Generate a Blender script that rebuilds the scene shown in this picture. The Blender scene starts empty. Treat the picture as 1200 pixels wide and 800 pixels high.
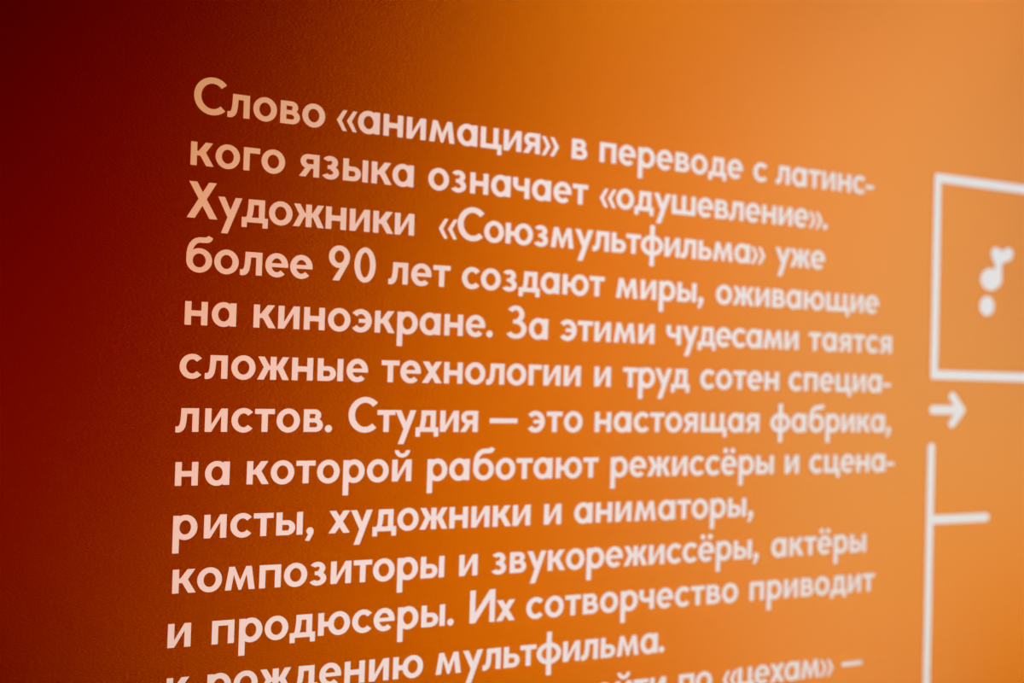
import bpy, bmesh
from math import cos, sin, radians, pi, degrees
from mathutils import Vector, Matrix
from mathutils.geometry import delaunay_2d_cdt

scene = bpy.context.scene
COL = scene.collection
PITCH = 0.07                 # metres from one baseline to the next
EYE = 1.55                   # height of the lens above the floor
ZOFF = EYE + 5.5831 * PITCH  # height of baseline number 0

# ------------------------------------------------------------------ camera
cam_data = bpy.data.cameras.new('camera')
cam_data.sensor_width = 36.0
cam_data.sensor_fit = 'HORIZONTAL'
cam_data.lens = 38.082
cam_data.clip_start = 0.05
cam = bpy.data.objects.new('camera', cam_data)
COL.objects.link(cam)
rot = Matrix(((0.904345, -0.035698, -0.425308), (-0.425811, -0.007554, -0.904781), (0.029087, 0.999334, -0.022032)))
cam.matrix_world = Matrix.Translation((0.0, -1.46392, EYE)) @ rot.to_4x4()
cam_data.dof.use_dof = True
cam_data.dof.focus_distance = 1.425
cam_data.dof.aperture_fstop = 1.2
cam_data.dof.aperture_blades = 9
scene.camera = cam

# ------------------------------------------------------------------ world, exposure, added lights
world = bpy.data.worlds.new('dim_gallery')
scene.world = world
world.use_nodes = True
world.node_tree.nodes['Background'].inputs[0].default_value = (0.30, 0.10, 0.06, 1)
world.node_tree.nodes['Background'].inputs[1].default_value = 0.004
scene.view_settings.view_transform = 'Standard'
scene.view_settings.look = 'None'
scene.view_settings.exposure = 0.0
scene.view_settings.gamma = 1.0
scene.view_settings.use_curve_mapping = False

PANELS, SPOTS = [], []       # (place, facing, width, height, radiance) / (place, aim, half angle, intensity)
PANELS.append(((2.733, -2.0, 2.461), (-1.009, 1.0, 0.0), 2.600, 1.478, (1.65, 1.36, 0.0)))
SPOTS.append(((-1.77, -1.622, 0.101), (1.711, 0.0, 1.753), 0.3036, (0.0, 27.392, 39.96)))
PANELS.append(((3.866, -2.0, 1.954), (0.075, 1.0, 0.0), 2.600, 2.492, (0.078, 1.065, 4.33)))
PANELS.append(((3.285, -2.0, 0.876), (-1.5, 1.0, 0.0), 2.600, 1.631, (1.598, 1.47, 0.152)))
PANELS.append(((1.801, -2.0, 0.255), (-0.555, 1.0, 0.0), 2.600, 0.390, (2.111, 1.737, 0.0)))
SPOTS.append(((-1.323, -1.929, 1.108), (1.114, 0.0, 1.531), 0.4272, (24.446, 4.078, 0.0)))
PANELS.append(((2.121, -3.78, 1.027), (1.231, 1.0, 0.0), 0.501, 1.348, (13.449, 10.116, 0.0)))
SPOTS.append(((2.421, -2.5, 3.0), (0.846, 0.0, 3.735), 0.6095, (6.228, 6.344, 0.613)))
SPOTS.append(((2.836, -1.018, 3.0), (1.808, 0.0, 2.327), 0.7500, (0.299, 0.346, 0.54)))
SPOTS.append(((3.559, -2.327, 0.1), (1.157, 0.0, 1.127), 0.1500, (0.0, 0.67, 3.244)))
SPOTS.append(((-0.541, -0.95, 2.689), (0.927, 0.0, 2.005), 0.2914, (2.163, 3.657, 4.865)))


def aim(o, direction):
    o.rotation_euler = Vector(direction).to_track_quat('-Z', 'Y').to_euler()

for place, facing, w, h, rgb in PANELS:  # added area lights, placed so the glossy wall reflects a red-to-orange gradient
    l = bpy.data.lights.new('added_panel', 'AREA')
    l.shape = 'RECTANGLE'
    l.size, l.size_y = w, h
    m = max(rgb)
    l.color = [c / m for c in rgb]
    l.energy = m * pi * w * h
    o = bpy.data.objects.new('added_panel', l)
    COL.objects.link(o)
    o.location = place
    aim(o, facing)
for place, target, half, rgb in SPOTS:  # added spots, aimed and coloured to tint the lettering from orange to white
    l = bpy.data.lights.new('added_spot', 'SPOT')
    l.spot_size = 2 * half
    l.spot_blend = 1.0
    l.shadow_soft_size = 0.03
    m = max(rgb)
    l.color = [c / m for c in rgb]
    l.energy = m * 4 * pi
    o = bpy.data.objects.new('added_spot', l)
    COL.objects.link(o)
    o.location = place
    aim(o, Vector(target) - Vector(place))

# ------------------------------------------------------------------ materials
def new_mat(name):
    m = bpy.data.materials.new(name)
    m.use_nodes = True
    m.node_tree.nodes.clear()
    return m, m.node_tree.nodes, m.node_tree.links

def wall_paint():
    """deep red-orange satin paint with a rolled-on texture"""
    A, G, ROUGH, SHARE = (0.17874, 3e-05, 4e-05), (0.3911, 0.1325, 0.0187), 0.322, 0.62
    m, N, L = new_mat('orange_satin_paint')
    out = N.new('ShaderNodeOutputMaterial')
    mix = N.new('ShaderNodeMixShader')
    mix.inputs[0].default_value = SHARE
    dif = N.new('ShaderNodeBsdfDiffuse')
    dif.inputs['Color'].default_value = [c / (1 - SHARE) for c in A] + [1]
    glo = N.new('ShaderNodeBsdfAnisotropic')
    glo.distribution = 'BECKMANN'
    glo.inputs['Color'].default_value = [c / SHARE for c in G] + [1]
    glo.inputs['Roughness'].default_value = ROUGH
    co = N.new('ShaderNodeTexCoord')
    mp = N.new('ShaderNodeMapping')
    mp.inputs['Scale'].default_value = (0.38, 1.0, 1.0)
    no = N.new('ShaderNodeTexNoise')
    no.inputs['Scale'].default_value = 560.0
    no.inputs['Detail'].default_value = 3.0
    no.inputs['Roughness'].default_value = 0.6
    bu = N.new('ShaderNodeBump')
    bu.inputs['Strength'].default_value = 1.0
    bu.inputs['Distance'].default_value = BUMP
    L.new(co.outputs['Object'], mp.inputs['Vector'])
    L.new(mp.outputs['Vector'], no.inputs['Vector'])
    L.new(no.outputs['Fac'], bu.inputs['Height'])
    L.new(bu.outputs['Normal'], dif.inputs['Normal'])
    L.new(bu.outputs['Normal'], glo.inputs['Normal'])
    L.new(dif.outputs[0], mix.inputs[1])
    L.new(glo.outputs[0], mix.inputs[2])
    L.new(mix.outputs[0], out.inputs['Surface'])
    return m

BUMP = 0.00042

def matte(name, rgb, rough=0.9, spec=0.0):
    m, N, L = new_mat(name)
    out = N.new('ShaderNodeOutputMaterial')
    p = N.new('ShaderNodeBsdfPrincipled')
    p.inputs['Base Color'].default_value = (*rgb, 1)
    p.inputs['Roughness'].default_value = rough
    p.inputs['Specular IOR Level'].default_value = spec
    L.new(p.outputs[0], out.inputs['Surface'])
    return m

WALL = wall_paint()
WHITE = matte('white_matt_vinyl', (0.85, 0.85, 0.85))
FLOOR = matte('charcoal_carpet', (0.03, 0.028, 0.028))

# ------------------------------------------------------------------ the room
def slab(name, lo, hi, mat):
    bm = bmesh.new()
    bmesh.ops.create_cube(bm, size=1.0)
    for v in bm.verts:
        v.co = Vector([(lo[i] + hi[i]) / 2 + v.co[i] * (hi[i] - lo[i]) for i in range(3)])
    me = bpy.data.meshes.new(name)
    bm.to_mesh(me)
    bm.free()
    me.materials.append(mat)
    o = bpy.data.objects.new(name, me)
    COL.objects.link(o)
    o['kind'] = 'structure'
    return o

wall = slab('wall_front', (-3.0, 0.0, 0.0), (5.5, 0.15, 3.3), WALL)
wall['label'] = 'deep orange satin painted wall carrying the white lettering'
wall['category'] = 'wall'
floor = slab('floor', (-3.0, -4.5, -0.1), (5.5, 0.15, 0.0), FLOOR)
floor['label'] = 'dark charcoal floor below the orange wall'
floor['category'] = 'floor'

# ------------------------------------------------------------------ flat cut-out shapes
FILM = 0.0006                # thickness of the cut vinyl

def area(p):
    return sum(p[i - 1][0] * p[i][1] - p[i][0] * p[i - 1][1] for i in range(len(p)))

def cut_mesh(name, polys, scale, mat=WHITE, film=FILM):
    """one solid sheet FILM thick, outlined by the union of the polygons"""
    vs, fs = [], []
    for p in polys:
        q = list(p) if area(p) > 0 else list(reversed(p))
        fs.append(list(range(len(vs), len(vs) + len(q))))
        vs += [Vector((x * scale, y * scale)) for x, y in q]
    co, _, tris, _, _, origin = delaunay_2d_cdt(vs, [], fs, 0, 1e-6)
    bm = bmesh.new()
    bv = [bm.verts.new((c.x, -film, c.y)) for c in co]
    for t, og in zip(tris, origin):
        if og:
            bm.faces.new([bv[i] for i in t])
    bmesh.ops.delete(bm, geom=[v for v in bm.verts if not v.link_faces], context='VERTS')
    bmesh.ops.recalc_face_normals(bm, faces=bm.faces)
    if sum(f.normal.y * f.calc_area() for f in bm.faces) > 0:
        bmesh.ops.reverse_faces(bm, faces=bm.faces)
    rim = [e for e in bm.edges if e.is_boundary]
    ext = bmesh.ops.extrude_edge_only(bm, edges=rim)
    for g in ext['geom']:
        if isinstance(g, bmesh.types.BMVert):
            g.co.y = 0.0
    bmesh.ops.recalc_face_normals(bm, faces=bm.faces)
    big = max(bm.faces, key=lambda f: abs(f.normal.y) * f.calc_area())
    if big.normal.y > 0:
        bmesh.ops.reverse_faces(bm, faces=bm.faces)
    me = bpy.data.meshes.new(name)
    bm.to_mesh(me)
    bm.free()
    me.materials.append(mat)
    return me

def link(name, data, parent=None, loc=(0, 0, 0)):
    o = bpy.data.objects.new(name, data)
    COL.objects.link(o)
    o.parent = parent
    o.location = loc
    return o

def tag(o, label, category, group=None):
    o['label'] = label
    o['category'] = category
    if group:
        o['group'] = group
    return o

# ------------------------------------------------------------------ the typeface, drawn stroke by stroke (unit: x-height)
def R(x0, y0, x1, y1): return [(x0, y0), (x1, y0), (x1, y1), (x0, y1)]
def arc(cx, cy, rx, ry, tv, th, a0, a1, n=40):
    """ring sector: outer radii rx, ry; stroke tv wide at the sides, th at top and bottom"""
    A = [radians(a0 + (a1 - a0) * i / n) for i in range(n + 1)]
    return [(cx + rx * cos(a), cy + ry * sin(a)) for a in A] + [(cx + (rx - tv) * cos(a), cy + (ry - th) * sin(a)) for a in reversed(A)]
def ring(cx, cy, rx, ry, tv, th): return [arc(cx, cy, rx, ry, tv, th, 0, 180), arc(cx, cy, rx, ry, tv, th, 180, 360)]
def disc(cx, cy, rx, ry, n=36): return [(cx + rx * cos(2 * pi * i / n), cy + ry * sin(2 * pi * i / n)) for i in range(n)]
def mirror(p, w): return [(w - x, y) for x, y in reversed(p)]
def shift(ps, dx, dy=0.0): return [[(x + dx, y + dy) for x, y in p] for p in ps]
def diagonal(x0, x1, s, h):
    """the slanting stroke of the Cyrillic i between two stems of width s"""
    a, b = x0 + s, x1 - s
    return [(x0, 0), (a + .01, 0), (b, .70 * h), (b + .06, .78 * h), (x1, h), (b - .01, h), (a, .30 * h), (a - .06, .22 * h)]
S = .262
KARM = [(.20, .62), (.32, .62), (.60, 1), (.915, 1), (.625, .57), (.965, 0), (.655, 0), (.40, .425), (.20, .425)]
ZARM = [(.62, .61), (.53, .61), (.30, 1), (.02, 1), (.275, .54), (0, 0), (.285, 0), (.50, .435), (.62, .435)]
I_ = [R(0, 0, S, 1), R(.94 - S, 0, .94, 1), diagonal(0, .94, S, 1)]
E_ = [arc(.5, .5, .5, .53, .265, .225, 0, 315, 60), R(.12, .415, .80, .585), [(.70, .415), (.995, .415), (1.0, .5), (.99, .585), (.70, .585)]]
SOFT = [R(0, 0, S, 1), R(.13, 0, .50, .205), R(.13, .455, .50, .655), arc(.49, .3275, .345, .3275, .255, .205, -90, 90)]
CH = [[(0, .45), (.29, .92), (.475, .92), (.225, .45), (.475, -.02), (.29, -.02)]]
SHA = [R(0, 0, S, 1), R(.605, 0, .605 + S, 1), R(1.21, 0, 1.21 + S, 1), R(.1, 0, 1.4, .235)]
GLYPHS = {
 'о': (1.03, [*ring(.515, .5, .515, .53, .262, .228)]),
 'а': (1.03, [*ring(.50, .5, .50, .53, .265, .23), R(.768, 0, 1.03, 1)]),
 'р': (1.0, [*ring(.50, .5, .50, .53, .265, .23), R(0, -.58, .262, 1)]),
 'б': (1.07, [*ring(.535, .49, .535, .52, .265, .225),
       [(0, .49), (.005, .80), (.04, 1.02), (.10, 1.18), (.20, 1.32), (.33, 1.42), (.50, 1.475), (.74, 1.48), (.82, 1.50), (.89, 1.56), (1.09, 1.46), (1.02, 1.34), (.93, 1.27),
        (.82, 1.25), (.52, 1.245), (.42, 1.20), (.34, 1.11), (.275, .98), (.25, .86), (.33, .80), (.26, .49)]]),
 'в': (.87, [R(0, 0, S, 1), R(.13, .795, .49, 1), R(.13, .42, .53, .605), R(.13, 0, .53, .205),
       arc(.48, .735, .30, .265, .245, .205, -75, 90), arc(.53, .30, .34, .30, .255, .205, -90, 90)]),
 'г': (.70, [R(0, 0, S, 1), R(.1, .765, .70, 1)]),
 'д': (1.13, [R(0, -.22, .225, .2), R(.905, -.22, 1.13, .2), R(0, 0, 1.13, .215), R(.73, .1, .985, 1), R(.32, .77, .98, 1),
       [(.13, .1), (.22, .3), (.26, .6), (.275, 1), (.51, 1), (.50, .6), (.47, .35), (.39, .1)]]),
 'е': (1.0, E_),
 'ё': (1.0, [*E_, disc(.27, 1.28, .145, .145), disc(.73, 1.28, .145, .145)]),
 'ж': (1.39, [R(.695 - .131, 0, .695 + .131, 1), ZARM, mirror(ZARM, 1.39)]),
 'з': (.80, [arc(.375, .735, .355, .29, .255, .21, -70, 152), arc(.385, .285, .40, .315, .26, .215, -152, 80), R(.26, .435, .50, .61)]),
 'и': (.94, I_),
 'й': (.94, [*I_, arc(.47, 1.43, .365, .34, .20, .185, 180, 360)]),
 'к': (.96, [R(0, 0, S, 1), KARM]),
 'л': (.945, [R(.945 - S, 0, .945, 1), R(.25, .77, .9, 1),
       [(0, -.015), (.10, -.03), (.22, -.005), (.33, .08), (.40, .22), (.44, .45), (.46, .75), (.462, 1), (.215, 1), (.21, .75), (.195, .48), (.165, .31), (.115, .235), (.05, .225), (0, .235)]]),
 'м': (1.27, [[(0, 0), (.262, 0), (.36, .66), (.575, 0), (.695, 0), (.91, .66), (1.01, 0), (1.27, 0), (1.115, 1), (.875, 1), (.635, .40), (.395, 1), (.155, 1)]]),
 'н': (.94, [R(0, 0, S, 1), R(.94 - S, 0, .94, 1), R(.2, .385, .75, .62)]),
 'п': (.94, [R(0, 0, S, 1), R(.94 - S, 0, .94, 1), R(.1, .775, .85, 1)]),
 'с': (.90, [arc(.515, .5, .515, .53, .27, .23, 41, 319, 56)]),
 'т': (.86, [R(0, .775, .86, 1), R(.43 - S / 2, 0, .43 + S / 2, .9)]),
 'у': (1.02, [[(.735, 1), (1.02, 1), (.445, -.56), (.165, -.56)], [(0, 1), (.29, 1), (.625, .25), (.47, .03)]]),
 'ф': (1.34, [*ring(.67, .5, .67, .53, .262, .22), R(.67 - S / 2, -.56, .67 + S / 2, 1.55)]),
 'х': (.99, [[(0, 0), (.315, 0), (.975, 1), (.665, 1)], [(.015, 1), (.325, 1), (.99, 0), (.675, 0)]]),
 'ц': (1.10, [R(0, 0, S, 1), R(.92 - S, 0, .92, 1), R(.1, 0, 1.10, .225), R(.875, -.27, 1.10, .1)]),
 'ч': (.89, [R(.89 - S, 0, .89, 1), R(0, .60, S, 1), arc(.40, .72, .40, .36, .138, .225, 180, 275), R(.36, .36, .8, .585), R(0, .60, .262, .75)]),
 'ш': (1.472, SHA),
 'щ': (1.65, [*SHA, R(1.3, 0, 1.65, .225), R(1.425, -.27, 1.65, .1)]),
 'ь': (.835, SOFT),
 'ы': (1.17, [*SOFT, R(.908, 0, 1.17, 1)]),
 'э': (.91, [arc(.395, .5, .515, .53, .27, .23, -140, 140, 56), R(.30, .41, .75, .59)]),
 'ю': (1.46, [R(0, 0, S, 1), R(.2, .385, .56, .61), *ring(.955, .5, .505, .53, .262, .228)]),
 'я': (.905, [R(.905 - S, 0, .905, 1), R(.37, .79, .8, 1), R(.37, .37, .8, .565), arc(.385, .685, .335, .315, .25, .21, 90, 270),
       [(0, 0), (.30, 0), (.585, .45), (.29, .42)]]),
 'С': (1.33, [arc(.78, .775, .78, .81, .30, .265, 42, 314, 64)]),
 'Х': (1.28, [[(0, 0), (.335, 0), (1.21, 1.55), (.885, 1.55)], [(.06, 1.55), (.39, 1.55), (1.28, 0), (.945, 0)]]),
 'З': (1.09, [arc(.49, 1.145, .46, .435, .265, .225, -75, 150), arc(.52, .44, .57, .47, .275, .225, -150, 85), R(.36, .70, .62, .90)]),
 'И': (1.30, [R(0, 0, .275, 1.55), R(1.30 - .275, 0, 1.30, 1.55), diagonal(0, 1.30, .275, 1.55)]),
 '9': (.97, [*ring(.485, 1.07, .485, .505, .262, .225), [(.19, 0), (.50, 0), (.93, .83), (.97, 1.07), (.72, 1.02), (.64, .77)]]),
 '0': (1.0, [*ring(.5, .775, .5, .80, .27, .23)]),
 '.': (.32, [disc(.16, .145, .16, .165)]),
 ',': (.36, [disc(.20, .145, .16, .165), [(.10, .02), (.36, .12), (.345, .02), (.17, -.30), (-.02, -.27), (.12, 0)]]),
 '-': (.56, [R(0, .33, .56, .54)]),
 '—': (1.46, [R(0, .42, 1.46, .655)]),
 '«': (.94, [*CH, *shift(CH, .465)]),
 '»': (.94, [mirror(CH[0], .475), *shift([mirror(CH[0], .475)], .465)]),
}
def bears(ch):
    L = .105; Rr = .105
    if ch in 'оафесёСэ0': L = .055
    if ch in 'лдяужхтзчХЗ9»,.—-': L = .03
    if ch in 'орбевсфёьюСэ0З': Rr = .055
    if ch in 'зэ': L = .05
    if ch in 'гкужхтХ«': Rr = .02
    if ch in 'дцщ': Rr = .03
    if ch in '«': L = .05
    if ch in '»': Rr = .05
    return L, Rr
def natural(word):
    x = 0; pos = []
    for i, ch in enumerate(word):
        if i:
            x += bears(word[i - 1])[1] + bears(ch)[0]
        pos.append(x); x += GLYPHS[ch][0]
    return pos, x

XH = 0.442 * PITCH
KIND = {'.': 'full_stop', ',': 'comma', '-': 'hyphen', '—': 'dash', '«': 'quotation_mark', '»': 'quotation_mark', '9': 'numeral', '0': 'numeral'}
PROTO = {}

def letter(ch, parent, x):
    """the first of each letter is built, every other one is a copy of it"""
    if ch not in PROTO:
        kind = KIND.get(ch, 'letter')
        PROTO[ch] = link(kind, cut_mesh(kind, GLYPHS[ch][1], XH))
        o = PROTO[ch]
    else:
        o = PROTO[ch].copy()
        COL.objects.link(o)
    o.parent = parent
    o.location = (x, 0, 0)
    return o

# every line: its words; a word: its pieces; a piece: (letters, where it starts, extra letter spacing)
TEXT = {
 1: [[('Слово', 3.087, -0.005)], [('«анимация»', 5.845, -0.028)], [('в', 11.145, 0.0)], [('переводе', 11.852, -0.003)], [('с', 16.065, 0.0)], [('латинс-', 16.737, -0.012)]],
 2: [[('кого', 3.064, -0.002)], [('языка', 5.124, -0.038)], [('означает', 7.818, -0.013)], [('«одушевление».', 11.88, -0.039)]],
 3: [[('Художники', 3.029, -0.046)], [('«Союзмультфильма»', 8.077, -0.061)], [('уже', 16.779, -0.045)]],
 4: [[('более', 3.051, -0.018)], [('90', 5.777, 0.06)], [('лет', 7.02, -0.0)], [('создают', 8.632, -0.031)], [('миры,', 12.366, -0.035)], [('оживающие', 15.073, -0.023)]],
 5: [[('н', 3.061, 0.0), ('а', 3.554, 0.0)], [('киноэкране.', 4.339, -0.01)], [('За', 9.682, 0.028)], [('этими', 10.987, -0.026)], [('чудесами', 13.725, -0.068)], [('таятся', 17.861, 0.018)]],
 6: [[('с', 3.0, 0.0), ('ложные', 3.463, 0.001)], [('технологии', 6.938, -0.022)], [('и', 11.869, 0.0)], [('труд', 12.606, -0.082)], [('сотен', 14.687, -0.002)], [('специа-', 17.274, 0.0)]],
 7: [[('л', 2.965, 0.0), ('истов.', 3.497, 0.013)], [('Студия', 6.282, -0.057)], [('—', 9.366, 0.0)], [('это', 10.265, 0.024)], [('настоящая', 11.911, -0.008)], [('фабрика,', 16.749, -0.022)]],
 8: [[('н', 2.989, 0.0), ('а', 3.532, 0.0)], [('которой', 4.312, 0.004)], [('работают', 7.991, -0.013)], [('режиссёры', 12.348, -0.011)], [('и', 17.218, 0.0)], [('сцена-', 17.97, -0.009)]],
 9: [[('р', 2.985, 0.0), ('исты,', 3.548, 0.005)], [('художники', 5.949, -0.031)], [('и', 10.715, 0.0)], [('аниматоры,', 11.458, -0.016)]],
 10: [[('композиторы', 3.01, -0.022)], [('и', 8.766, 0.0)], [('звукорежиссёры,', 9.495, -0.024)], [('актёры', 16.864, 0.005)]],
 11: [[('и', 2.961, 0.0)], [('продюсеры.', 3.761, -0.005)], [('Их', 9.036, -0.056)], [('сотворчество', 10.352, 0.006)], [('приводит', 16.255, 0.002)]],
 12: [[('к', 2.971, 0.0)], [('рождению', 3.709, -0.004)], [('мультфильма.', 8.311, -0.047)]],
 13: [[('пройти', 11.096, 0.0)], [('по', 14.31, -0.058)], [('«цехам»', 15.529, -0.074)], [('—', 19.134, 0.0)]],
}
LABELS = {
 1: 'topmost line of white lettering on the orange wall, starting with Слово анимация',
 2: 'second line of white lettering from the top, starting with кого языка означает',
 3: 'white lettering line starting with Художники and ending with уже, third from the top',
 4: 'white lettering line with the numeral 90, starting with более 90 лет',
 5: 'white lettering line on the orange wall starting with на киноэкране',
 6: 'white lettering line on the orange wall starting with сложные технологии',
 7: 'white lettering line with a long dash in its middle, starting with листов',
 8: 'white lettering line on the orange wall starting with на которой работают',
 9: 'short white lettering line starting with ристы, художники and ending in a comma',
 10: 'white lettering line on the orange wall starting with композиторы',
 11: 'white lettering line on the orange wall starting with и продюсеры',
 12: 'white lettering line ending with the word мультфильма and a full stop',
 13: 'lowest line of white lettering, cut by the lower picture edge, ending in a dash',
}
SHIFT = {1: -0.009, 3: 0.010, 6: 0.005, 8: -0.003}

for k, words in TEXT.items():
    x_line = words[0][0][1] * PITCH
    line = link('text_line', None, None, (x_line, 0, ZOFF + (-k + SHIFT.get(k, 0)) * PITCH))
    tag(line, LABELS[k], 'text line', 'lines of white wall text')
    for pieces in words:
        x_word = pieces[0][1] * PITCH
        word = link('word', None, line, (x_word - x_line, 0, 0))
        for text, x0, extra in pieces:
            pos, _ = natural(text)
            for i, ch in enumerate(text):
                letter(ch, word, x0 * PITCH - x_word + (pos[i] + i * extra) * XH)

# ------------------------------------------------------------------ the white diagram beside the text (unit: line pitch)
def capsule(x0, y0, x1, y1, w, start=True, end=True, n=14):
    """a straight stroke w wide with round ends where asked"""
    d = Vector((x1 - x0, y1 - y0)).normalized()
    p = Vector((-d.y, d.x)) * (w / 2)
    out = []
    for (cx, cy, sgn, rnd) in ((x1, y1, 1, end), (x0, y0, -1, start)):
        if rnd:
            for i in range(n + 1):
                a = -pi / 2 + pi * i / n
                v = sgn * (d * cos(a) * (w / 2) + p * sin(a))
                out.append((cx + v.x, cy + v.y))
        else:
            out += [(cx - sgn * p.x, cy - sgn * p.y), (cx + sgn * p.x, cy + sgn * p.y)]
    return out

def at(X, Y):
    return (X * PITCH, 0, ZOFF + Y * PITCH)

LW = 0.235
# frame round the note
FX0, FX1, FY0, FY1 = 22.03, 26.40, -5.505, -0.345
frame = link('outline_box', None, None, at(FX0, FY0))
tag(frame, 'white upright rectangular outline on the orange wall, enclosing a music note', 'outline')
W_, H_ = FX1 - FX0, FY1 - FY0
for a in ((0, 0, 0, H_), (0, H_, W_, H_), (W_, H_, W_, 0), (W_, 0, 0, 0)):
    # each side runs into the next with a mitre whose outer corner is slightly eased
    d = Vector((a[2] - a[0], a[3] - a[1])).normalized()
    q = Vector((-d.y, d.x)) * (LW / 2)      # outwards: the sides go round clockwise
    s, e = Vector(a[:2]), Vector(a[2:])
    r = LW * 0.28
    k = r * 0.293
    pts = [s - q + d * LW / 2, e - q - d * LW / 2, e + q + d * LW / 2 - d * k - q.normalized() * k, e + q + d * LW / 2 - d * r, s + q - d * LW / 2 + d * r, s + q - d * LW / 2 + d * k - q.normalized() * k]
    link('outline_side', cut_mesh('outline_side', [[tuple(v) for v in pts]], PITCH, film=FILM if a[0] == a[2] else 1.4 * FILM), frame)

# music note
note = link('music_note', None, None, at(23.62, -3.88))
tag(note, 'white music note with a round dot under it, inside the rectangular outline', 'symbol')
def smooth(ps, n=6):
    """closed Catmull-Rom curve through the points"""
    out, m = [], len(ps)
    for i in range(m):
        p0, p1, p2, p3 = (Vector(ps[(i + j - 1) % m]) for j in range(4))
        for s in range(n):
            t = s / n
            v = 0.5 * ((2 * p1) + (p2 - p0) * t + (2 * p0 - 5 * p1 + 4 * p2 - p3) * t * t + (3 * p1 - p0 - 3 * p2 + p3) * t ** 3)
            out.append((v.x, v.y))
    return out
link('note_head', cut_mesh('note_head', [disc(0.40, 0.985, 0.365, 0.30)], PITCH), note)
flag = [(0.815, 0.98), (0.81, 1.22), (0.83, 1.45), (1.00, 1.50), (1.15, 1.58), (1.22, 1.70), (1.19, 1.83), (1.08, 1.885), (0.95, 1.86), (0.84, 1.79), (0.72, 1.81), (0.60, 1.865),
        (0.47, 1.83), (0.41, 1.70), (0.47, 1.54), (0.56, 1.40), (0.55, 1.22), (0.50, 1.0), (0.62, 0.80), (0.75, 0.85)]
link('note_stem', cut_mesh('note_stem', [smooth(flag)], PITCH, film=1.5 * FILM), note)
link('note_dot', cut_mesh('note_dot', [disc(0.285, 0.265, 0.265, 0.265)], PITCH), note)

# arrow
arrow = link('arrow', None, None, at(21.9, -6.42))
tag(arrow, 'small white arrow below the outlined box, pointing along the wall away from the text', 'arrow')
link('shaft', cut_mesh('shaft', [capsule(0.115, 0, 1.14, 0, LW)], PITCH), arrow)
link('arrowhead', cut_mesh('arrowhead', [capsule(0.80, 0.355, 1.14, 0.0, LW), capsule(0.80, -0.355, 1.14, 0.0, LW)], PITCH, film=1.5 * FILM), arrow)

# branching line
conn = link('branching_line', None, None, at(21.985, -7.40))
tag(conn, 'long white upright line below the arrow with one short side branch', 'line')
link('upright_stroke', cut_mesh('upright_stroke', [capsule(0, 0, 0, -8.0, LW)], PITCH), conn)
link('branch', cut_mesh('branch', [capsule(LW / 2, -1.88, 2.03, -1.88, LW, start=False)], PITCH), conn)
bpy.context.view_layer.update()
